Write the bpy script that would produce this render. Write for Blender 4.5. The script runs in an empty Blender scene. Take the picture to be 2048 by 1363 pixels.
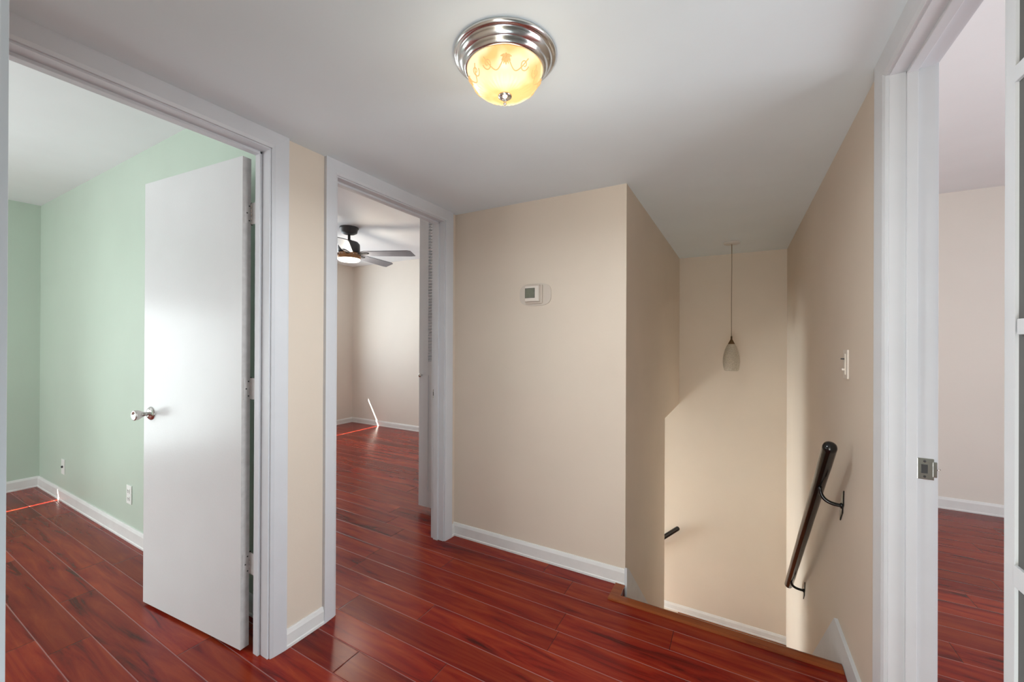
import bpy, bmesh, math, random
from mathutils import Vector, Matrix
R = math.radians
random.seed(7)
S = bpy.context.scene
COL = S.collection

# ------------------------------------------------------------------ camera
cd = bpy.data.cameras.new('camera'); cam = bpy.data.objects.new('camera', cd); COL.objects.link(cam)
yaw, pitch, roll = R(29.3125), R(-0.0905), R(0.2481)
fw = Vector((-math.sin(yaw)*math.cos(pitch), math.cos(yaw)*math.cos(pitch), -math.sin(pitch)))
rt = Vector((math.cos(yaw), math.sin(yaw), 0)); up = rt.cross(fw)
rt2 = rt*math.cos(roll)+up*math.sin(roll); up2 = rt2.cross(fw)
m = Matrix((rt2, up2, -fw)).transposed().to_4x4(); m.translation = (0, 0, 1.2743)
cam.matrix_world = m
cd.sensor_width = 36; cd.lens = 807.74/2048*36; cd.clip_start = 0.01
S.camera = cam

# ------------------------------------------------------------------ world, sun, daylight, added fill lamps
w = bpy.data.worlds.new('world'); S.world = w; w.use_nodes = True
bg = w.node_tree.nodes['Background']; bg.inputs[0].default_value = (.62, .76, 1, 1); bg.inputs[1].default_value = 1.0
S.view_settings.view_transform = 'Standard'; S.view_settings.look = 'None'
S.view_settings.gamma = 1; S.view_settings.use_curve_mapping = False
S.view_settings.exposure = 0.34
S.cycles.max_bounces = 10; S.cycles.diffuse_bounces = 7; S.cycles.glossy_bounces = 5
S.cycles.use_denoising = True; S.cycles.sample_clamp_indirect = 6

def lamp(name, kind, loc, dirv, energy, color=(1, 1, 1), size=None, **kw):
    d = bpy.data.lights.new(name, kind); d.energy = energy; d.color = color
    if size:
        d.shape = kw.pop('shape', 'RECTANGLE'); d.size, d.size_y = size
    for k, v in kw.items(): setattr(d, k, v)
    o = bpy.data.objects.new(name, d); COL.objects.link(o); o.location = loc
    o.rotation_euler = Vector(dirv).to_track_quat('-Z', 'Z').to_euler()
    return o
SUN = Vector((1, 1.2, -1.6)).normalized()
lamp('sun', 'SUN', (-9, -9, 12), SUN, 40, (1, .93, .84), angle=R(.5))
lamp('fill_green_room', 'AREA', (-3.6, -1.9, 1.3), (0, 1, -.1), 47, (.98, .98, 1), (2.4, 1.6))  # added fill facing the green wall; the front wall has no window
lamp('fill_green_bounce', 'AREA', (-4.2, -.35, .95), (1, .1, .1), 11, (.90, .98, 1), (1.2, 1.0))  # unseen fill added inside the green room, aimed at the hall doorway
lamp('daylight_bedroom', 'AREA', (-5.20, 3.0, 1.55), (1, 0, .0), 26, (.84, .95, 1), (1.3, 1.15))
lamp('daylight_right_room', 'AREA', (3.40, 1.6, 1.35), (-1, 0, 0), 72, (.88, .95, 1), (2.8, 1.3))
lamp('fill_right_bounce', 'AREA', (2.2, .6, .5), (-1, .15, .2), 12, (.92, .99, 1), (1.2, .8))  # added low fill standing in the right room, no real source there
lamp('daylight_entrance', 'AREA', (-2.35, 3.885, -1.0), (1, 0, .55), 100, (.88, .98, 1), (.8, 1.8))
lamp('fill_alcove', 'AREA', (-.02, -1.4, 1.3), (0, 1, .03), 17, (1, .95, .80), (.8, 1.9))  # fill lamp added behind the camera, no window there
lamp('fill_alcove_up', 'AREA', (-.02, -1.2, .3), (0, 1, .75), 10, (.96, 1, 1), (.7, .6))  # second added fill behind the camera, tilted up at the hall ceiling
lamp('fill_alcove_floor', 'AREA', (-.05, -.1, .5), (-.75, .8, .9), 6, (.76, .93, 1), (.6, .6))  # small added fill below the camera, aimed up at the left header

# ------------------------------------------------------------------ materials
MAT = {}
def mat(name, color, rough=.6, metal=0, spec=.5, noise=None, bump=None, **kw):
    m = bpy.data.materials.new(name); m.use_nodes = True; MAT[name] = m
    nt = m.node_tree; b = nt.nodes['Principled BSDF']
    b.inputs['Base Color'].default_value = (*color, 1); b.inputs['Roughness'].default_value = rough
    b.inputs['Metallic'].default_value = metal; b.inputs['Specular IOR Level'].default_value = spec
    for k, v in kw.items(): b.inputs[k].default_value = v
    tc = nt.nodes.new('ShaderNodeTexCoord')
    if noise:
        sc, amt = noise
        n = nt.nodes.new('ShaderNodeTexNoise'); n.inputs['Scale'].default_value = sc; n.inputs['Detail'].default_value = 6
        nt.links.new(tc.outputs['Object'], n.inputs['Vector'])
        r = nt.nodes.new('ShaderNodeMapRange'); r.inputs[1].default_value = .3; r.inputs[2].default_value = .7
        r.inputs[3].default_value = 1-amt; r.inputs[4].default_value = 1+amt
        nt.links.new(n.outputs[0], r.inputs[0])
        mx = nt.nodes.new('ShaderNodeVectorMath'); mx.operation = 'SCALE'; mx.inputs[0].default_value = color
        nt.links.new(r.outputs[0], mx.inputs['Scale']); nt.links.new(mx.outputs[0], b.inputs['Base Color'])
    if bump:
        sc, st = bump
        n = nt.nodes.new('ShaderNodeTexNoise'); n.inputs['Scale'].default_value = sc; n.inputs['Detail'].default_value = 4
        nt.links.new(tc.outputs['Object'], n.inputs['Vector'])
        bp = nt.nodes.new('ShaderNodeBump'); bp.inputs['Strength'].default_value = st; bp.inputs['Distance'].default_value = .002
        nt.links.new(n.outputs[0], bp.inputs['Height']); nt.links.new(bp.outputs[0], b.inputs['Normal'])
    return m
def emit(name, color, strength):
    m = mat(name, color); b = m.node_tree.nodes['Principled BSDF']
    b.inputs['Emission Color'].default_value = (*color, 1); b.inputs['Emission Strength'].default_value = strength
    return m
mat('beige_paint', (.685, .595, .50), .6, noise=(2.2, .025), bump=(90, .15))
mat('cream_paint', (.73, .68, .62), .55, noise=(2, .02), bump=(90, .15))
mat('green_paint', (.50, .60, .515), .42, noise=(1.8, .03), bump=(60, .12))
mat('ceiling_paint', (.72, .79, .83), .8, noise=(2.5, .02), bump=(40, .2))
mat('room_ceiling_paint', (.83, .85, .88), .8, noise=(2.5, .02), bump=(40, .2))
mat('white_trim', (.62, .635, .665), .42, noise=(9, .02))
mat('door_white', (.68, .69, .70), .27, noise=(5, .015), bump=(140, .12))
mat('door_edge', (.52, .50, .49), .5, noise=(30, .10))
mat('baseboard_white', (.72, .72, .71), .4, noise=(14, .03))
mat('skirt_white', (.62, .64, .66), .5, noise=(7, .05))
mat('chrome', (.70, .69, .67), .20, 1)
mat('nickel', (.62, .60, .57), .22, 1)
mat('dark_screw', (.03, .03, .03), .5)
mat('bronze', (.16, .10, .05), .35, .8)
mat('black_paint', (.006, .006, .006), .16, bump=(60, .3))
mat('white_plastic', (.70, .64, .57), .4)
mat('plate_plastic', (.60, .53, .46), .4)
mat('outlet_plastic', (.78, .80, .77), .4)
mat('slot_dark', (.04, .04, .04), .6)
mat('lcd', (.13, .135, .095), .3, noise=(60, .12))
mat('fan_dark', (.055, .055, .06), .45)
mat('fan_blade', (.20, .21, .25), .5, noise=(20, .06))
mat('fan_copper', (.33, .17, .08), .35, .6)
emit('fan_light', (1, .88, .70), 4)
mat('cord', (.30, .24, .17), .6)
mat('white_canopy', (.62, .61, .59), .6)
mat('fissure', (.10, .09, .09), .8)
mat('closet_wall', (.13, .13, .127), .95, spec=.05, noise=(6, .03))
mat('edge_yellow', (.60, .53, .43), .6)
mat('stair_back', (.50, .40, .28), .6, noise=(2, .02), bump=(90, .15))

def wood(name, dark, mid, light, rough=.16, along='X', seams=True):
    m = bpy.data.materials.new(name); m.use_nodes = True; MAT[name] = m
    nt = m.node_tree; N = nt.nodes; L = nt.links; b = N['Principled BSDF']
    tc = N.new('ShaderNodeTexCoord'); sp = N.new('ShaderNodeSeparateXYZ'); L.new(tc.outputs['Object'], sp.inputs[0])
    def M(op, a, c=None, d=None):
        n = N.new('ShaderNodeMath'); n.operation = op
        for i, v in enumerate((a, c, d)):
            if v is None: continue
            if isinstance(v, (int, float)): n.inputs[i].default_value = v
            else: L.new(v, n.inputs[i])
        return n.outputs[0]
    PW, PL = .1275, 1.21
    X, Y = sp.outputs[0], sp.outputs[1]
    v = M('DIVIDE', M('SUBTRACT', Y, .508), PW); row = M('FLOOR', v); fr = M('SUBTRACT', v, row)
    wn = N.new('ShaderNodeTexWhiteNoise'); wn.noise_dimensions = '1D'; L.new(row, wn.inputs['W'])
    off = M('MULTIPLY', wn.outputs[0], 7.0)
    for rw, jx in ((0, -2.43), (1, -2.863), (2, -1.975), (4, -1.355), (6, -1.655), (10, -.247), (13, -2.26)):   # butt joints seen in the room
        hit = M('COMPARE', row, rw, .25)
        off = M('ADD', M('MULTIPLY', off, M('SUBTRACT', 1.0, hit)), M('MULTIPLY', hit, -jx/PL))
    u = M('ADD', M('DIVIDE', X, PL), off); pl = M('FLOOR', u); fu = M('SUBTRACT', u, pl)
    pid = M('ADD', M('MULTIPLY', row, 17.31), M('MULTIPLY', pl, 5.77))
    wn2 = N.new('ShaderNodeTexWhiteNoise'); wn2.noise_dimensions = '1D'; L.new(pid, wn2.inputs['W'])
    cb = N.new('ShaderNodeCombineXYZ')
    L.new(M('MULTIPLY', X, 1.15), cb.inputs[0]); L.new(M('MULTIPLY', Y, 11.0), cb.inputs[1]); L.new(M('MULTIPLY', pid, 3.1), cb.inputs[2])
    n1 = N.new('ShaderNodeTexNoise'); n1.inputs['Scale'].default_value = 1.7; n1.inputs['Detail'].default_value = 7; n1.inputs['Distortion'].default_value = .7
    n1.inputs['Roughness'].default_value = .62
    L.new(cb.outputs[0], n1.inputs['Vector'])
    cr = N.new('ShaderNodeValToRGB'); L.new(n1.outputs[0], cr.inputs[0])
    e = cr.color_ramp.elements; e[0].position = .30; e[0].color = (*dark, 1); e[1].position = .68; e[1].color = (*light, 1)
    k = e.new(.43); k.color = (*mid, 1)
    tint = N.new('ShaderNodeMapRange'); tint.inputs[3].default_value = .78; tint.inputs[4].default_value = 1.18; L.new(wn2.outputs[0], tint.inputs[0])
    sc = N.new('ShaderNodeVectorMath'); sc.operation = 'SCALE'; L.new(cr.outputs[0], sc.inputs[0]); L.new(tint.outputs[0], sc.inputs['Scale'])
    # seams: bevelled long edges (bevel reflections painted as a pale line), dark butt joints
    d = M('MINIMUM', fr, M('SUBTRACT', 1.0, fr)); d2 = M('MULTIPLY', M('MINIMUM', fu, M('SUBTRACT', 1.0, fu)), PL/PW)
    seam = M('LESS_THAN', d, .012); butt = M('LESS_THAN', d2, .010)
    mx = N.new('ShaderNodeMix'); mx.data_type = 'RGBA'; L.new(M('MULTIPLY', seam, .42), mx.inputs[0]); L.new(sc.outputs[0], mx.inputs[6]); mx.inputs[7].default_value = (.42, .26, .25, 1)
    mx2 = N.new('ShaderNodeMix'); mx2.data_type = 'RGBA'; L.new(M('MULTIPLY', butt, .8), mx2.inputs[0]); L.new(mx.outputs[2], mx2.inputs[6]); mx2.inputs[7].default_value = (.02, .006, .005, 1)
    L.new(mx2.outputs[2] if seams else cr.outputs[0], b.inputs['Base Color'])
    b.inputs['Roughness'].default_value = rough; b.inputs['Specular IOR Level'].default_value = .22
    if seams:
        hh = M('MINIMUM', M('SMOOTH_MIN', M('MULTIPLY', d, 30.0), 1.0, .2), M('MINIMUM', M('MULTIPLY', d2, 30.0), 1.0))
        bp = N.new('ShaderNodeBump'); bp.inputs['Strength'].default_value = .6; bp.inputs['Distance'].default_value = .0012
        L.new(hh, bp.inputs['Height']); L.new(bp.outputs[0], b.inputs['Normal'])
    return m
wood('laminate', (.045, .004, .003), (.170, .010, .005), (.26, .034, .011), .25)
wood('nosing_wood', (.10, .02, .01), (.22, .055, .018), (.27, .075, .022), .2, seams=False)

# ------------------------------------------------------------------ builders
class G:
    """collects geometry for ONE mesh object"""
    def __init__(s): s.bm = bmesh.new(); s.mats = []
    def mi(s, name):
        if name not in s.mats: s.mats.append(name)
        return s.mats.index(name)
    def box(s, x0, x1, y0, y1, z0, z1, m, faces=None, M=None, bevel=0):
        b = bmesh.new(); bmesh.ops.create_cube(b, size=1)
        for v in b.verts: v.co = Vector(((x0+x1)/2+v.co.x*(x1-x0), (y0+y1)/2+v.co.y*(y1-y0), (z0+z1)/2+v.co.z*(z1-z0)))
        b.normal_update()
        for f in b.faces:
            f.material_index = s.mi(m)
            if faces:
                n = f.normal
                for k, mm in faces.items():
                    ax = 'xyz'.index(k[1]); sg = 1 if k[0] == '+' else -1
                    if n[ax]*sg > .9: f.material_index = s.mi(mm)
        if bevel: bmesh.ops.bevel(b, geom=b.edges[:], offset=bevel, segments=2, affect='EDGES', profile=.7)
        s.join(b, M); return s
    def join(s, b, M=None):
        if M is not None: bmesh.ops.transform(b, matrix=M, verts=b.verts)
        vs = {v: s.bm.verts.new(v.co) for v in b.verts}
        for f in b.faces:
            try: nf = s.bm.faces.new([vs[v] for v in f.verts]); nf.material_index = f.material_index; nf.smooth = f.smooth
            except ValueError: pass
        b.free()
    def lathe(s, prof, m, seg=48, M=None, ripple=None, smooth=True):
        b = bmesh.new(); rings = []
        for (r, z) in prof:
            if r < 1e-6: rings.append([b.verts.new((0, 0, z))])
            else:
                ring = []
                for i in range(seg):
                    a = 2*math.pi*i/seg; rr = r*(ripple(a, z) if ripple else 1)
                    ring.append(b.verts.new((rr*math.cos(a), rr*math.sin(a), z)))
                rings.append(ring)
        for A, B in zip(rings, rings[1:]):
            for i in range(seg):
                j = (i+1) % seg
                if len(A) == 1 and len(B) == 1: continue
                if len(A) == 1: f = b.faces.new((A[0], B[j], B[i]))
                elif len(B) == 1: f = b.faces.new((A[i], A[j], B[0]))
                else: f = b.faces.new((A[i], A[j], B[j], B[i]))
                f.material_index = s.mi(m); f.smooth = smooth
        bmesh.ops.recalc_face_normals(b, faces=b.faces[:])
        s.join(b, M); return s
    def tube(s, pts, r, m, seg=12, caps=True):
        b = bmesh.new(); pts = [Vector(p) for p in pts]; rings = []
        rr = r if isinstance(r, (list, tuple)) else [r]*len(pts)
        nrm = None
        for i, p in enumerate(pts):
            t = (pts[min(i+1, len(pts)-1)]-pts[max(i-1, 0)]).normalized()
            if nrm is None:
                nrm = t.orthogonal().normalized()
            else:
                nrm = (nrm - t*nrm.dot(t)).normalized()
            bn = t.cross(nrm)
            rings.append([b.verts.new(p+(nrm*math.cos(2*math.pi*k/seg)+bn*math.sin(2*math.pi*k/seg))*rr[i]) for k in range(seg)])
        for A, B in zip(rings, rings[1:]):
            for k in range(seg):
                f = b.faces.new((A[k], A[(k+1) % seg], B[(k+1) % seg], B[k])); f.smooth = True; f.material_index = s.mi(m)
        if caps:
            f = b.faces.new(rings[0][::-1]); f.material_index = s.mi(m); f = b.faces.new(rings[-1]); f.material_index = s.mi(m)
        bmesh.ops.recalc_face_normals(b, faces=b.faces[:])
        s.join(b); return s
    def prism(s, poly, d, m, M=None, bevel=0):
        """poly in XY extruded along +Z by d"""
        b = bmesh.new(); A = [b.verts.new((x, y, 0)) for x, y in poly]; B = [b.verts.new((x, y, d)) for x, y in poly]
        b.faces.new(A[::-1]); b.faces.new(B)
        for i in range(len(A)): b.faces.new((A[i], A[(i+1) % len(A)], B[(i+1) % len(A)], B[i]))
        bmesh.ops.recalc_face_normals(b, faces=b.faces[:])
        if bevel: bmesh.ops.bevel(b, geom=b.edges[:], offset=bevel, segments=2, affect='EDGES')
        for f in b.faces: f.material_index = s.mi(m)
        s.join(b, M); return s
    def sweep(s, paths, m, closed_prof=True):
        """paths: list of point-lists (one per profile point), all same length -> lofted"""
        b = bmesh.new(); V = [[b.verts.new(p) for p in path] for path in paths]; n = len(V)
        for i in range(n if closed_prof else n-1):
            A, B = V[i], V[(i+1) % n]
            for k in range(len(A)-1): b.faces.new((A[k], A[k+1], B[k+1], B[k]))
        if closed_prof:
            b.faces.new([v[0] for v in V]); b.faces.new([v[-1] for v in V])
        bmesh.ops.recalc_face_normals(b, faces=b.faces[:])
        for f in b.faces: f.material_index = s.mi(m)
        s.join(b); return s
    def build(s, name, parent=None, loc=None, rot=None):
        me = bpy.data.meshes.new(name); s.bm.to_mesh(me); s.bm.free()
        for k in s.mats: me.materials.append(MAT[k])
        o = bpy.data.objects.new(name, me); COL.objects.link(o)
        if loc is not None: o.location = loc
        if rot is not None: o.rotation_euler = rot
        if parent: o.parent = parent; o.matrix_parent_inverse = Matrix.Translation(-Vector(parent.location))
        return o
def empty(name, loc):
    o = bpy.data.objects.new(name, None); COL.objects.link(o); o.location = loc; o.empty_display_size = .05; return o
def struct(o, label=None):
    o['kind'] = 'structure'
    if label: o['label'] = label
    return o
def tag(o, label, cat, group=None):
    o['label'] = label; o['category'] = cat
    if group: o['group'] = group
    return o

# ------------------------------------------------------------------ setting
HL, XL, XLo = 2.11, -1.64, -1.738          # hall ceiling, left wall faces
YT, XS, XR, YB = 2.147, -.517, .374, 4.33
XW, YG, YG2 = -5.315, 1.057, 1.18
ZR = 2.44
F = G()   # floor
F.box(-5.45, 3.6, -2.1, 2.035, -.25, 0, 'laminate')
F.box(-5.45, XLo, 2.035, 4.45, -.25, 0, 'laminate')
F.box(XLo, XS-.002, 2.035, YT, -.25, 0, 'laminate'); F.box(XLo, XS-.10, YT, 2.27, -.25, 0, 'laminate')
F.box(.47, 3.6, 2.035, 4.45, -.25, 0, 'laminate')
struct(F.build('floor'))
C = G()
C.box(XL-.06, XR+.05, .0, YT+.06, HL, HL+.3, 'ceiling_paint')
C.box(XS-.06, XR+.05, YT+.06, YB+.06, HL, HL+.3, 'ceiling_paint')
struct(C.build('ceiling'))
C = G(); C.box(-5.45, XLo+.06, -2.1, 4.45, ZR, ZR+.2, 'room_ceiling_paint')
C.box(XR+.05, 3.6, -2.1, 4.45, ZR, ZR+.2, 'room_ceiling_paint')
C.box(XLo+.06, XR+.05, -2.1, 4.45, ZR, ZR+.2, 'room_ceiling_paint')
struct(C.build('ceiling'))

# left wall with two door openings
D1a, D1b, D2a, D2b, DH = .18, .933, 1.247, 2.035, 2.04
Wl = G()
def lw(y0, y1, z0, z1, back): Wl.box(XLo, XL, y0, y1, z0, z1, 'beige_paint', {'-x': back})
lw(-2.0, D1a-.02, 0, ZR, 'green_paint'); lw(D1a-.02, D1b+.02, DH+.02, ZR, 'green_paint'); lw(D1b+.02, YG+.03, 0, ZR, 'green_paint')
lw(YG+.03, D2a-.02, 0, ZR, 'cream_paint'); lw(D2a-.02, D2b+.02, DH+.02, ZR, 'cream_paint'); lw(D2b+.02, YT, 0, ZR, 'cream_paint')
struct(Wl.build('wall_left'))
W = G(); W.box(XLo, XLo+.09, YT, YB, 0, ZR, 'cream_paint'); struct(W.build('wall_bedroom_right'))
# thermostat wall (hall back) with the wall running down the left side of the stairs
W = G(); W.box(XL, XS-.10, YT, YT+.12, -.25, ZR, 'beige_paint'); 
struct(W.build('wall_hall_back'))
W = G()
W.box(XS-.10, XS, YT, 3.44, -3.9, ZR, 'beige_paint'); W.box(XS-.10, XS, 3.44, YB, .663, ZR, 'beige_paint', {'-z': 'edge_yellow'})
struct(W.build('wall_stair_left'))
W = G()
W.box(-5.45, XLo+.03, YB, YB+.12, -.25, ZR, 'cream_paint')
W.box(XR+.05, 3.6, YB+.04, YB+.16, -.25, ZR, 'cream_paint')
struct(W.build('wall_back'))
W = G(); W.box(-2.6, XR+.05, YB, YB+.12, -3.9, ZR, 'beige_paint'); struct(W.build('wall_stair_back'))
# right wall : beyond the doorway, header, near side
D3a, D3b = .918, 1.535
W = G()
W.box(XR, .47, D3b+.02, YB, -3.9, ZR, 'beige_paint', {'+x': 'cream_paint'})
W.box(XR, .47, D3a-.02, D3b+.02, DH+.02, ZR, 'beige_paint', {'+x': 'cream_paint'})
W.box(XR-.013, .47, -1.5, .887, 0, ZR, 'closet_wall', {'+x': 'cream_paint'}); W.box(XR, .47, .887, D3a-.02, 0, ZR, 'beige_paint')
struct(W.build('wall_right'))
# near walls (behind / beside the camera)
W = G(); W.box(XL, -.42, -.07, .05, 0, ZR, 'beige_paint')
W.box(-.54, -.42, -1.5, -.07, 0, ZR, 'beige_paint'); W.box(-.54, .47, -1.62, -1.5, 0, ZR, 'beige_paint')
struct(W.build('wall_near'))
W = G(); W.box(-.42, XR, -1.5, .0, HL, HL+.3, 'ceiling_paint'); struct(W.build('ceiling'))
# outer left wall with two windows
WN = [(-1.3, .38), (2.35, 3.9)]; Z0, Z1 = .93, 2.13
W = G()
def ow(y0, y1, z0, z1):
    m = 'green_paint' if y1 < 1.2 else 'cream_paint'
    W.box(-5.45, XW, y0, y1, z0, z1, m)
for (a, b, lo, hi) in ((-2.1, 1.12, *WN[0]), (1.12, 4.45, *WN[1])):
    ow(a, lo, -.25, ZR); ow(hi, b, -.25, ZR); ow(lo, hi, -.25, Z0); ow(lo, hi, Z1, ZR)
struct(W.build('wall_outer_left'))
W = G(); W.box(XW, XLo, YG, YG2, 0, ZR, 'green_paint', {'+y': 'cream_paint'}); struct(W.build('wall_green'))
W = G(); W.box(-5.45, 3.6, -2.12, -2.0, -.25, ZR, 'green_paint'); struct(W.build('wall_front'))
W = G(); W.box(3.48, 3.6, -2.0, 4.45, -.25, ZR, 'cream_paint'); struct(W.build('wall_outer_right'))
# lower stairwell shell
W = G()
W.box(-2.6, XS-.10, 3.32, 3.44, -3.9, .663, 'beige_paint'); W.box(-2.72, -2.6, 3.3, YB+.12, -3.9, .8, 'beige_paint')
W.box(-2.6, XS-.10, 3.32, YB, .663, .80, 'ceiling_paint'); W.box(XS, .47, YT-.1, YT, -3.9, -.25, 'beige_paint')
struct(W.build('wall_stair_lower'))
W = G(); W.box(-2.72, .47, 2.0, YB+.12, -4.0, -3.9, 'laminate'); struct(W.build('floor'))
# windows with roller blinds that stop just short of the sill (sun slips through)
for i, (lo, hi) in enumerate(WN):
    e = struct(empty('window_%d' % (i+1), (XW, (lo+hi)/2, Z0)))
    g = G()
    g.box(-5.42, -5.37, lo, lo+.04, Z0, Z1, 'white_trim'); g.box(-5.42, -5.37, hi-.04, hi, Z0, Z1, 'white_trim')
    g.box(-5.42, -5.37, lo, hi, Z1-.04, Z1, 'white_trim'); g.box(-5.42, -5.37, lo, hi, Z0-.02, Z0, 'white_trim')
    g.build('frame', e)
    g = G(); g.box(-5.335, -5.33, lo, hi, Z0+.064, Z1, 'door_white'); g.build('blind', e)

# ---- door frames
def casing_paths(axis_x, sgn, y0, y1, zt, wd=.064, th=(.008, .012, .017, .017), near_w=None):
    """profile: inner edge -> outer edge, thickness grows outward. sgn = direction the casing faces along x"""
    ws = (0, .012, wd-.006, wd); P = []
    prof = [(ws[0], 0)]+[(a, t) for a, t in zip(ws, th)]+[(wd, 0)]
    for a, t in prof:
        na = a if near_w is None else a*near_w/wd
        P.append([Vector((axis_x+sgn*t, y0-na, 0)), Vector((axis_x+sgn*t, y0-na, zt+a)), Vector((axis_x+sgn*t, y1+a, zt+a)), Vector((axis_x+sgn*t, y1+a, 0))])
    return P
def jamb(e, x0, x1, y0, y1, zt):
    g = G(); g.box(x0, x1, y0-.02, y0, 0, zt, 'white_trim'); g.box(x0, x1, y1, y1+.02, 0, zt, 'white_trim')
    g.box(x0, x1, y0-.02, y1+.02, zt, zt+.02, 'white_trim'); g.build('jamb', e)
def stop(e, x0, x1, y0, y1, zt, t=.011):
    g = G(); g.box(x0, x1, y0, y0+t, 0, zt, 'white_trim', bevel=.002); g.box(x0, x1, y1-t, y1, 0, zt, 'white_trim', bevel=.002)
    g.box(x0, x1, y0, y1, zt-t, zt, 'white_trim', bevel=.002); g.build('door_stop', e)
d1 = struct(empty('door_1', (XL-.06, (D1a+D1b)/2, 0)), 'white doorway into the green room with a flat white door standing open')
g = G(); g.sweep(casing_paths(XL, 1, D1a-.006, D1b+.006, DH+.006), 'white_trim'); g.build('casing', d1)
g = G(); g.sweep(casing_paths(XLo, -1, D1a-.006, D1b+.006, DH+.006), 'white_trim'); g.build('casing', d1)
jamb(d1, XLo, XL, D1a, D1b, DH); stop(d1, -1.722, -1.69, D1a, D1b, DH)
d2 = struct(empty('door_2', (XL-.06, (D2a+D2b)/2, 0)), 'white doorway into the cream bedroom with the ceiling fan')
g = G(); g.sweep(casing_paths(XL, 1, D2a-.006, D2b+.006, DH+.006), 'white_trim'); g.build('casing', d2)
g = G(); g.sweep(casing_paths(XLo, -1, D2a-.006, D2b+.006, DH+.006), 'white_trim'); g.build('casing', d2)
jamb(d2, XLo, XL, D2a, D2b, DH); stop(d2, -1.715, -1.68, D2a, D2b, DH)
d3 = struct(empty('door_3', (XR+.05, (D3a+D3b)/2, 0)), 'white doorway on the right into a cream room')
g = G(); g.sweep(casing_paths(XR, -1, D3a-.004, D3b+.004, DH+.004, wd=.07, near_w=.002), 'white_trim'); g.box(XR-.017, XR, .887, .914, 0, DH+.06, 'white_trim'); g.build('casing', d3)
g = G(); g.sweep(casing_paths(.47, 1, D3a-.006, D3b+.006, DH+.006, wd=.05), 'white_trim'); g.build('casing', d3)
jamb(d3, XR, .47, D3a, D3b, DH); stop(d3, .409, .433, D3a, D3b, DH, .009)

# strike plates
def strike(parent, x0, x1, y, z, lip=0):
    g = G(); g.box(x0, x1, y-.0025, y+.001, z-.029, z+.029, 'nickel', bevel=.001)
    xm = (x0+x1)/2-.002
    g.box(xm-.007, xm+.006, y-.0034, y, z-.012, z+.012, 'slot_dark')
    for dz in (-.021, .021): g.lathe([(0, 0), (.003, 0), (.003, .001), (0, .001)], 'dark_screw', 12, Matrix.Translation((xm, y-.0025, z+dz)) @ Matrix.Rotation(R(90), 4, 'X'))
    if lip: g.tube([(x1-.002, y, z+.0), (x1+.008, y-.001, z), (x1+.014, y+.006, z)], .0015, 'nickel'); g.box(x1-.003, x1+.006, y-.003, y+.001, z-.021, z+.021, 'nickel', bevel=.0012)
    o = g.build('strike_plate', parent); o['label'] = 'chrome strike plate'; return o
strike(d3, .434, .468, D3b, .928, 1)
strike(d2, -1.728, -1.706, D2b, .935)

# ---- the open flat door of the green room
A = Vector((-1.768, .897, 0)); u = Vector((-.738, -.064, 0)).normalized(); n = Vector((-u.y, u.x, 0)); n = n if n.y > 0 else -n
MD = Matrix((( u.x, n.x, 0, A.x), (u.y, n.y, 0, A.y), (0, 0, 1, 0), (0, 0, 0, 1)))
g = G(); g.box(0, .741, 0, .035, .012, 2.028, 'door_white', {'-x': 'door_edge'}, bevel=0, M=MD)
g.build('door_panel', d1)
for z in (1.80, 1.075, .352):
    g = G()
    g.box(-.0015, .001, .006, .034, z-.044, z+.044, 'door_edge', M=MD)         # leaf on the slab edge
    g.box(-.0018, 0, .034, .0365, z-.042, z+.042, 'door_edge', M=MD)
    for dz in (-.03, 0, .03): g.lathe([(0, 0), (.0028, 0), (.0028, .001), (0, .001)], 'dark_screw', 10, MD @ Matrix.Translation((-.0015, .022+(.005 if dz else -.004), z+dz)) @ Matrix.Rotation(R(-90), 4, 'Y'))
    o = g.build('hinge', d1)
    k = G(); kx, ky = -1.771, .9345
    for j in range(5):
        z0 = z-.044+j*.0176
        k.lathe([(0, 0), (.0058, 0), (.0058, .0165), (0, .0165)], 'nickel' if z > 1.5 else 'door_edge', 14, Matrix.Translation((kx, ky, z0)))
    k.lathe([(0, -.002), (.003, -.002), (.003, .091), (0, .091)], 'dark_screw', 10, Matrix.Translation((kx, ky, z-.044)))
    for j in (1, 3): k.box(kx-.012, kx-.006, ky-.001, ky+.003, z-.044+j*.0176, z-.044+j*.0176+.016, 'dark_screw')
    k.box(kx, XLo+.001, D1b-.0015, D1b+.0005, z-.044, z+.044, 'door_edge')
    k.build('knuckle', o)
# knob: faces -n
MK = MD @ Matrix.Translation((.679, 0, .925)) @ Matrix.Rotation(R(90), 4, 'X')
g = G(); g.lathe([(0, .062), (.010, .062), (.017, .066), (.0225, .067), (.0235, .063), (.0230, .052), (.019, .042), (.013, .032), (.0095, .024), (.009, .012)], 'nickel', 32, MK)
kn = g.build('door_knob', d1); kn['label'] = 'chrome tulip knob'
g = G(); g.lathe([(.0, .014), (.010, .014), (.018, .0125), (.027, .007), (.0325, .001), (.0325, 0)], 'chrome', 32, MK); g.build('rosette', kn)
MK2 = MD @ Matrix.Translation((.679, .035, .925)) @ Matrix.Rotation(R(-90), 4, 'X')
g = G(); g.lathe([(0, .062), (.017, .066), (.0235, .063), (.0230, .052), (.013, .032), (.009, .0), (.0325, .001), (.0325, 0)], 'nickel', 24, MK2); g.build('door_knob', d1)

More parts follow.
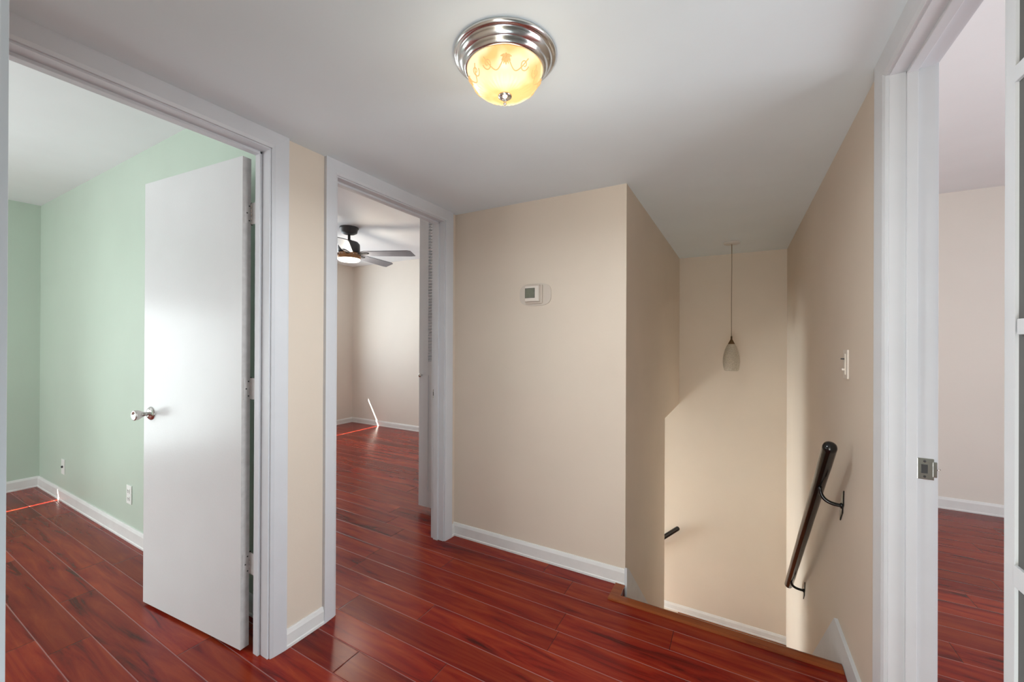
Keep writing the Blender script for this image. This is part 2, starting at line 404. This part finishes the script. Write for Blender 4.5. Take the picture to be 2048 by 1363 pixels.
# ---- baseboards
def baseboard(name, p0, p1, nrm, h=.082, t=.013, m='baseboard_white', z=0):
    """p0->p1 on the wall face, nrm into the room"""
    p0 = Vector((*p0, z)); p1 = Vector((*p1, z)); nn = Vector((*nrm, 0))
    prof = [(0, 0), (t+.004, 0), (t+.004, .010), (t, .014), (t, h-.018), (t-.005, h-.004), (t-.008, h), (0, h)]
    g = G(); g.sweep([[p0+nn*a+Vector((0, 0, b)), p1+nn*a+Vector((0, 0, b))] for a, b in prof], m)
    return struct(g.build(name))
cw = .070
baseboard('baseboard_left', (XL, D1b+cw), (XL, D2a-cw), (1, 0), h=.074)
baseboard('baseboard_left', (XL, D2b+cw), (XL, YT), (1, 0), h=.074)
baseboard('baseboard_back', (XL, YT), (XS, YT), (0, -1), h=.083)
baseboard('baseboard_green', (XW, YG), (XLo, YG), (0, -1), h=.090)
baseboard('baseboard_green', (XW, -1.9), (XW, YG), (1, 0), h=.090)
baseboard('baseboard_bedroom', (XW, YB), (XLo, YB), (0, -1), h=.076)
baseboard('baseboard_bedroom', (XW, 1.2), (XW, YB), (1, 0), h=.076)
baseboard('baseboard_right_room', (.47, YB+.04), (3.48, YB+.04), (0, -1), h=.088)
baseboard('baseboard_landing', (-.68, YB), (XR, YB), (0, -1), h=.068, z=-1.40)
# stair skirt boards: run level, then drop with the flight
def skirt(name, x, sgn, pts, t=.013):
    Mx = Matrix(((0, 0, sgn, x), (1, 0, 0, 0), (0, 1, 0, 0), (0, 0, 0, 1)))
    g = G(); g.prism(pts, t, 'skirt_white', Mx); return struct(g.build(name))
skirt('trim_1', XR, -1, [(D3b+cw, 0), (D3b+cw, .108), (2.20, .092), (3.53, -1.16), (3.53, -1.395), (3.2, -1.395), (2.02, -.25), (2.02, 0)])
skirt('trim_2', XS, 1, [(YT-.016, .0), (YT-.016, .098), (2.165, .080), (3.435, -1.07), (3.435, -1.395), (3.2, -1.395), (YT-.016, -.25)])

# ---- stairs: nosing at the hall edge, treads and landing below
st = struct(empty('staircase', (-.07, 2.1, 0)))
g = G()
for i in range(1, 7):
    y0 = 2.035+(i-1)*.229; z = -.2*i
    g = G(); g.box(XS+.013, XR-.013, y0-.02, y0+.24, z-.03, z, 'nosing_wood', bevel=.005); g.build('tread', st)
    g = G(); g.box(XS+.013, XR-.013, y0-.003, y0+.010, z, z+.17, 'skirt_white'); g.build('riser', st)
g = G(); g.box(XS+.013, XR-.013, 3.409, 3.42, -1.4, -1.23, 'skirt_white'); g.build('riser', st)
g = G(); g.box(XS-.0, XR, 3.40, YB, -1.43, -1.40, 'nosing_wood'); g.build('landing', st)
for i in range(1, 8):
    x1 = XS-(i-1)*.229; g = G(); g.box(x1-.25, x1, 3.44, YB, -1.43-.2*i, -1.40-.2*i, 'nosing_wood'); g.build('tread', st)
    g = G(); g.box(x1-.01, x1, 3.44, YB, -1.40-.2*i, -1.43-.2*(i-1), 'skirt_white'); g.build('riser', st)
# nosing moulding with the short return at its left end
g = G()
prof = [(-.030, .0), (-.030, .004), (-.020, .0075), (.018, .0075), (.027, .004), (.030, -.004), (.028, -.014), (.016, -.018), (.003, -.018), (.003, 0)]
yc = 2.012
g.sweep([[Vector((XS-.046, yc+a, b+.0005)), Vector((XR-.016, yc+a, b+.0005))] for a, b in prof], 'nosing_wood')
g.box(XS-.046, XS+.004, 1.984, YT-.018, .0005, .0078, 'nosing_wood', bevel=.002)
struct(g.build('trim_3'), 'red wood stair nosing along the hall floor edge')

# ---- left jamb of the alcove the view looks out of, and the linen shelf cleats on the right
g = G(); g.box(-.42, -.395, -.09, .0657, 0, HL, 'white_trim', bevel=.004); struct(g.build('trim_4'))

def cleat(y0, z0, z1, label):
    g = G(); g.box(XR-.018, XR-.013, .30, y0, z0, z1, 'white_trim', bevel=.001)
    return tag(g.build('shelf_cleat'), label, 'shelf bracket', 'shelf cleats at the right edge')
cleat(.888, 1.662, 1.686, 'white wooden shelf cleat on the right wall, topmost of the three')
cleat(.880, 1.288, 1.311, 'white wooden shelf cleat on the right wall, middle one near eye level')
cleat(.888, .916, .947, 'white wooden shelf cleat on the right wall, lowest of the three')

# ------------------------------------------------------------------ objects
# flush dome ceiling light
cx, cy = -.600, 1.020
t = tag(empty('ceiling_light', (cx, cy, HL)), 'flush ceiling light with chrome stepped ring and glowing amber embossed glass dome', 'ceiling light')
T = Matrix.Translation((cx, cy, HL))
g = G(); g.lathe([(0, -.0005), (.146, -.0005), (.150, -.004), (.149, -.010), (.143, -.014), (.138, -.015), (.1365, -.019), (.133, -.026), (.126, -.030), (.1235, -.032), (.1225, -.037), (.118, -.043), (.113, -.046), (.110, -.046), (.110, -.02)], 'chrome', 96, T)
g.build('ring', t)
gm = bpy.data.materials.new('amber_glass'); gm.use_nodes = True; MAT['amber_glass'] = gm
nt = gm.node_tree; N = nt.nodes; Lk = nt.links; b = N['Principled BSDF']
b.inputs['Base Color'].default_value = (.45, .30, .14, 1); b.inputs['Roughness'].default_value = .25
tc = N.new('ShaderNodeTexCoord'); no = N.new('ShaderNodeTexNoise'); no.inputs['Scale'].default_value = 9; no.inputs['Detail'].default_value = 2
Lk.new(tc.outputs['Object'], no.inputs['Vector'])
cr = N.new('ShaderNodeValToRGB'); cr.color_ramp.elements[0].position = .42; cr.color_ramp.elements[0].color = (.92, .44, .14, 1)
cr.color_ramp.elements[1].position = .56; cr.color_ramp.elements[1].color = (1, .84, .50, 1)
Lk.new(no.outputs[0], cr.inputs[0]); Lk.new(cr.outputs[0], b.inputs['Emission Color']); b.inputs['Emission Strength'].default_value = .86
gb = []
NZ = 26
for i in range(NZ+1):
    a = i/NZ*math.pi/2
    r = .1095*math.cos(a)**.70 if i < NZ else 0; z = -.040-.076*math.sin(a)**1.05
    gb.append((max(r, .0), z))
def rip(a, z):
    k = 1.0
    if z < -.098: k += .022*math.cos(a*36)*min(1, (-.098-z)/.006)
    if -.050 < z < -.042: k += .006*math.cos(a*60)
    return k
g = G(); g.lathe(gb, 'amber_glass', 288, T, ripple=rip); glass = g.build('glass_shade', t); glass['label'] = 'amber embossed glass bowl'
# embossed scrolls and leaves on the glass
def on_glass(a, s):
    i = s*NZ; k = int(min(i, NZ-1)); f = i-k
    r = gb[k][0]*(1-f)+gb[k+1][0]*f+.0006; z = gb[k][1]*(1-f)+gb[k+1][1]*f
    return Vector((cx+r*math.cos(a), cy+r*math.sin(a), HL+z))
mat('emboss_glass', (.40, .24, .10), .3)
MAT['emboss_glass'].node_tree.nodes['Principled BSDF'].inputs['Emission Color'].default_value = (1, .60, .22, 1)
MAT['emboss_glass'].node_tree.nodes['Principled BSDF'].inputs['Emission Strength'].default_value = .5
g = G()
for q in range(4):
    a0 = R(-58+90*q)
    g.tube([on_glass(a0+.62*s_, .22+.30*math.sin(math.pi*s_)**1.0*(1 if s_ > 0 else 1)) for s_ in [i/16 for i in range(17)]], .0015, 'emboss_glass', 6)
    g.tube([on_glass(a0-.62*s_, .22+.30*math.sin(math.pi*s_)) for s_ in [i/16 for i in range(17)]], .0015, 'emboss_glass', 6)
    for sgn in (-1, 1):
        pts = []
        for i in range(22):
            th = i/21*2.6*math.pi; rr = .13*(1-i/26)
            pts.append(on_glass(a0+sgn*(.55+rr*math.cos(th)*1.1), .36+rr*math.sin(th)))
        g.tube(pts, .0014, 'emboss_glass', 6)
    for k in range(7):
        th = -math.pi/2+(k-3)*.42
        p0 = (a0, .30); L_ = .15
        pts = [on_glass(a0+L_*s_*math.sin((k-3)*.5)*1.0, .26+L_*1.2*s_*math.cos((k-3)*.5)) for s_ in [i/6 for i in range(7)]]
        g.tube(pts, [.0008, .003, .0042, .004, .003, .0018, .0006], 'emboss_glass', 6)
g.build('embossing', glass)
g = G(); g.lathe([(0, -.112), (.0175, -.1125), (.0205, -.116), (.0195, -.120), (.014, -.123), (.009, -.1265), (.0045, -.128), (.0040, -.136), (.0048, -.139), (.0035, -.142), (0, -.142)], 'nickel', 40, T); g.build('finial', t)
lamp('ceiling_lamp_downlight', 'AREA', (cx, cy, HL-.16), (0, 0, -1), 9, (.90, .97, 1), (.2, .2), shape='ELLIPSE')
lamp('ceiling_lamp_glow', 'POINT', (cx, cy, HL-.30), (0, 0, -1), 1.4, (1, .90, .70), shadow_soft_size=.10)

# thermostat
th = tag(empty('thermostat', (-1.05, YT, 1.55)), 'beige wall thermostat with small green display on a wide oval plate', 'thermostat')
def wallplate(g, cx_, cz, wx, wz, y0, t_, m, n_=6, seg=64, bulge=3.2):
    poly = []
    for i in range(seg):
        a = 2*math.pi*i/seg; c_, s_ = math.cos(a), math.sin(a)
        poly.append((cx_+wx/2*math.copysign(abs(c_)**(2/bulge), c_), cz+wz/2*math.copysign(abs(s_)**(2/bulge), s_)))
    g.prism(poly, t_, m, Matrix(((1, 0, 0, 0), (0, 0, -1, y0), (0, 1, 0, 0), (0, 0, 0, 1))))
g = G(); wallplate(g, -1.048, 1.552, .205, .132, YT, .006, 'plate_plastic'); g.build('wall_plate', th)
g = G(); g.box(-1.108, -.998, YT-.018, YT-.006, 1.498, 1.608, 'plate_plastic', bevel=.006)
g.box(-1.104, -1.008, YT-.034, YT-.016, 1.509, 1.604, 'white_plastic', bevel=.005)
g.build('housing', th)
g = G(); g.box(-1.098, -1.038, YT-.0352, YT-.030, 1.532, 1.586, 'lcd'); g.box(-1.1, -1.036, YT-.0346, YT-.030, 1.530, 1.588, 'slot_dark')
o = g.build('display', th); o['label'] = 'dull green display'

# pendant lamp over the stairs
px, py = -.053, 3.83
t = tag(empty('pendant_lamp', (px, py, HL)), 'small unlit pendant lamp with dimpled teardrop glass shade hanging over the stairs', 'pendant lamp')
T = Matrix.Translation((px, py, 0))
g = G(); g.lathe([(0, HL), (.063, HL), (.064, HL-.006), (.058, HL-.014), (.02, HL-.018), (0, HL-.018)], 'white_canopy', 48, T); g.build('canopy', t)
g = G(); g.tube([(px, py, HL-.015), (px+.001, py, 1.9), (px-.0008, py, 1.6), (px, py, 1.32)], .0030, 'cord', 8); g.build('cord', t)
g = G(); g.lathe([(0, 1.328), (.006, 1.327), (.007, 1.300), (.012, 1.292), (.022, 1.272), (.027, 1.262), (.0, 1.262)], 'bronze', 32, T); g.build('socket_cap', t)
sm = bpy.data.materials.new('dimpled_glass'); sm.use_nodes = True; MAT['dimpled_glass'] = sm
nt = sm.node_tree; N = nt.nodes; Lk = nt.links; b = N['Principled BSDF']
b.inputs['Base Color'].default_value = (.62, .55, .44, 1); b.inputs['Roughness'].default_value = .3
vo = N.new('ShaderNodeTexVoronoi'); vo.inputs['Scale'].default_value = 190; tc = N.new('ShaderNodeTexCoord'); Lk.new(tc.outputs['Object'], vo.inputs['Vector'])
bp = N.new('ShaderNodeBump'); bp.inputs['Strength'].default_value = .8; bp.inputs['Distance'].default_value = .003; Lk.new(vo.outputs['Distance'], bp.inputs['Height']); Lk.new(bp.outputs[0], b.inputs['Normal'])
mr = N.new('ShaderNodeMapRange'); mr.inputs[1].default_value = .1; mr.inputs[2].default_value = .5; mr.inputs[3].default_value = .35; mr.inputs[4].default_value = .75
Lk.new(vo.outputs['Distance'], mr.inputs[0]); Lk.new(mr.outputs[0], b.inputs['Alpha'])
sp = [(.024, 1.266), (.036, 1.245), (.048, 1.215), (.057, 1.18), (.063, 1.14), (.064, 1.11), (.060, 1.075), (.054, 1.048), (.050, 1.040), (.047, 1.041), (.051, 1.050), (.057, 1.076), (.061, 1.11), (.060, 1.14), (.054, 1.18), (.045, 1.215), (.033, 1.245), (.022, 1.264)]
g = G(); g.lathe(sp, 'dimpled_glass', 48, T); g.build('glass_shade', t)

# handrail on right wall
def handrail(name, label, p0, p1, r, wall_fn, brackets, up_=None):
    p0, p1 = Vector(p0), Vector(p1); d = (p1-p0).normalized()
    t = tag(empty(name, p0), label, 'handrail')
    pts = [p0-d*.020, p0-d*.017, p0-d*.010, p0, p0+d*.004]+[p0.lerp(p1, k/14) for k in range(1, 14)]+[p1-d*.004, p1, p1+d*.008]
    rr = [.003, r*.62, r*.92, r, r]+[r*(1+.02*math.sin(k*2.1)) for k in range(1, 14)]+[r, r, r*.8]
    g = G(); g.tube(pts, rr, 'black_paint', 24); g.build('rail', t)
    for bp_, wp, tilt in brackets:
        bp_, wp = Vector(bp_), Vector(wp); nrm = wall_fn
        c1 = Vector((bp_.x, bp_.y, bp_.z-.055)); 
        mid = wp+nrm*.045
        g = G(); P = []
        for k in range(17):
            s_ = k/16
            P.append(bp_*(1-s_)**3+3*(1-s_)**2*s_*(bp_+Vector((0, 0, -.05)))+3*(1-s_)*s_*s_*(wp+nrm*.05)+wp*s_**3)
        g.tube(P, .0075, 'black_paint', 14)
        g.lathe([(0, 0), (.013, 0), (.012, .006), (.008, .010), (0, .010)], 'black_paint', 20, Matrix.Translation(wp) @ nrm.to_track_quat('Z', 'Y').to_matrix().to_4x4())
        a = g.build('bracket', t)
        # spear shaped leaf plate on the wall
        L_, W_ = .080, .021
        poly = [(0, -L_), (W_*.55, -L_*.55), (W_, -L_*.25), (W_*.7, 0), (W_, L_*.25), (W_*.55, L_*.55), (0, L_), (-W_*.55, L_*.55), (-W_, L_*.25), (-W_*.7, 0), (-W_, -L_*.25), (-W_*.55, -L_*.55)]
        q = nrm.to_track_quat('Z', 'Y').to_matrix().to_4x4()
        side = nrm.cross(Vector((0, 0, 1)))
        Mx = Matrix((( side.x, 0, nrm.x, wp.x), (side.y, 0, nrm.y, wp.y), (0, 1, 0, wp.z), (0, 0, 0, 1))) @ Matrix.Rotation(tilt, 4, 'Z')
        g = G(); g.prism(poly, .005, 'black_paint', Mx, bevel=.0012); g.build('wall_plate', a)
    return t
handrail('handrail', 'black metal handrail descending along the right stair wall on two curved brackets',
         (.300, 1.915, .880), (.300, 3.315, -.365), .0235, Vector((-1, 0, 0)),
         [((.300, 2.12, .670), (XR, 2.11, .607), R(24)), ((.300, 3.19, -.262), (XR, 3.19, -.318), R(24))])
handrail('handrail', 'short end of a black handrail on the lower stair back wall, seen past the corner',
         (-.520, 4.262, -.555), (-1.9, 4.262, -1.80), .021, Vector((0, -1, 0)),
         [((-.95, 4.262, -.97), (-.95, YB, -1.02), 0)])

# light switch on the right wall
t = tag(empty('light_switch', (XR, 2.045, 1.19)), 'ivory light switch plate with two small switches on the right stair wall', 'light switch')
g = G(); g.box(XR-.006, XR, 2.010, 2.080, 1.134, 1.248, 'white_plastic', bevel=.002)
g.box(XR-.009, XR-.004, 2.035, 2.055, 1.150, 1.232, 'white_plastic', bevel=.001); g.build('cover_plate', t)
g = G(); g.box(XR-.019, XR-.006, 2.038, 2.052, 1.209, 1.214, 'slot_dark', bevel=.001); o = g.build('toggle', t); o['label'] = 'dark upper toggle'
g = G(); g.box(XR-.017, XR-.006, 2.038, 2.052, 1.166, 1.174, 'white_plastic', bevel=.001); g.build('toggle', t)

# outlets on the green wall
def outlet(x, z, label, kind):
    t = tag(empty('wall_outlet', (x, YG, z)), label, 'wall outlet', 'outlets on the green wall')
    g = G(); g.box(x-.037, x+.037, YG-.006, YG, z-.059, z+.059, 'outlet_plastic', bevel=.003); g.build('cover_plate', t)
    g = G()
    if kind == 'duplex':
        for dz in (-.024, .024):
            g.box(x-.017, x+.017, YG-.009, YG-.005, z+dz-.015, z+dz+.015, 'outlet_plastic', bevel=.004)
            for dx in (-.007, .007): g.box(x+dx-.0018, x+dx+.0018, YG-.0096, YG-.007, z+dz-.003, z+dz+.007, 'slot_dark')
            g.lathe([(0, 0), (.003, 0), (.003, .002), (0, .002)], 'slot_dark', 10, Matrix.Translation((x, YG-.0096, z+dz-.009)) @ Matrix.Rotation(R(90), 4, 'X') @ Matrix.Translation((0, 0, -.002)))
        g.build('receptacle', t)
    else:
        g.lathe([(0, 0), (.009, 0), (.009, .007), (.005, .009), (.004, .009), (0, .007)], 'slot_dark', 20, Matrix.Translation((x, YG-.006, z)) @ Matrix.Rotation(R(90), 4, 'X'))
        g.build('jack', t)
outlet(-3.385, .290, 'white duplex outlet on the green wall nearest the open door', 'duplex')
outlet(-4.67, .268, 'white cable outlet plate low on the green wall near the far corner', 'jack')

# ceiling fan in the far bedroom
fx, fy = -3.50, 2.80
t = tag(empty('ceiling_fan', (fx, fy, ZR)), 'dark grey five-blade ceiling fan with lit disc and copper ring in the far bedroom', 'ceiling fan')
T = Matrix.Translation((fx, fy, 0))
g = G(); g.lathe([(0, 2.44), (.092, 2.44), (.094, 2.428), (.086, 2.424), (.078, 2.385), (.055, 2.372), (.028, 2.366), (0, 2.366)], 'fan_dark', 40, T); g.build('canopy', t)
g = G(); g.lathe([(0, 2.38), (.013, 2.38), (.013, 2.315), (.024, 2.312), (.026, 2.300), (0, 2.300)], 'fan_dark', 24, T); g.build('downrod', t)
g = G(); g.lathe([(0, 2.303), (.05, 2.302), (.085, 2.292), (.104, 2.270), (.106, 2.25), (.106, 2.185), (.09, 2.178), (0, 2.178)], 'fan_dark', 48, T); g.build('motor_housing', t)
g = G(); g.lathe([(0, 2.180), (.10, 2.180), (.112, 2.165), (.115, 2.150), (.113, 2.118), (.10, 2.116), (0, 2.116)], 'fan_copper', 48, T)
for k in range(20):
    a = k*math.pi/10; g.lathe([(0, .004), (.004, .003), (.005, 0)], 'nickel', 8, Matrix.Translation((fx+.115*math.cos(a), fy+.115*math.sin(a), 2.156)) @ Vector((math.cos(a), math.sin(a), 0)).to_track_quat('Z', 'Y').to_matrix().to_4x4())
o = g.build('light_ring', t); o['label'] = 'copper coloured ring'
g = G(); g.lathe([(.108, 2.120), (.109, 2.108), (.095, 2.096), (.05, 2.090), (0, 2.089)], 'fan_light', 48, T); o = g.build('light_disc', t); o['label'] = 'glowing warm white disc'
for k in range(5):
    a = R(27+72*k)
    Mb = Matrix.Translation((fx, fy, 2.168)) @ Matrix.Rotation(a, 4, 'Z') @ Matrix.Rotation(R(-13), 4, 'X')
    g = G(); g.prism([(.115, -.034), (.17, -.055), (.62, -.068), (.655, -.055), (.675, .060), (.63, .068), (.17, .055), (.115, .03)], .007, 'fan_blade', Mb, bevel=.002)
    bl = g.build('blade', t)
    g = G(); g.prism([(.05, -.022), (.12, -.030), (.20, -.034), (.215, -.015), (.20, .0), (.13, .020), (.05, .022)], .008, 'fan_dark', Mb @ Matrix.Translation((0, 0, -.0085)), bevel=.002)
    g.build('blade_iron', bl)
lamp('fan_lamp', 'POINT', (fx, fy, 1.97), (0, 0, -1), 12.5, (1, .90, .74), shadow_soft_size=.10)

# louvered closet door in the far bedroom (stands open, edge beside the doorway)
t = tag(empty('louvered_door', (-1.90, 2.34, 0)), 'white louvered closet door open beside the far bedroom doorway', 'door')
x0, x1, yd = -2.112, -1.770, 2.325
g = G()
g.box(x0, x0+.088, yd, yd+.030, .035, 2.37, 'white_trim', bevel=.002); g.box(x1-.07, x1, yd, yd+.030, .035, 2.37, 'white_trim', bevel=.002)
g.box(x0+.07, x1-.07, yd+.001, yd+.029, 2.26, 2.37, 'white_trim'); g.box(x0+.07, x1-.07, yd+.001, yd+.029, 1.02, 1.12, 'white_trim'); g.box(x0+.07, x1-.07, yd+.001, yd+.029, .035, .16, 'white_trim')
g.build('frame', t)
g = G(); g.box(x0+.07, x1-.07, yd+.008, yd+.020, .15, 1.03, 'white_trim'); g.build('lower_panel', t)
g = G(); z = 1.135
while z < 2.25:
    g.box(x0+.082, x1-.062, -.017, .017, -.0032, .0032, 'white_trim', M=Matrix.Translation((0, yd+.015, z)) @ Matrix.Rotation(R(38), 4, 'X')); z += .0225
g.build('louvers', t)
g = G(); g.lathe([(.006, 0), (.006, .012), (.013, .018), (.015, .025), (.010, .031), (0, .032)], 'chrome', 24, Matrix.Translation((x0+.030, yd, 1.02)) @ Matrix.Rotation(R(90), 4, 'X')); g.build('knob', t)
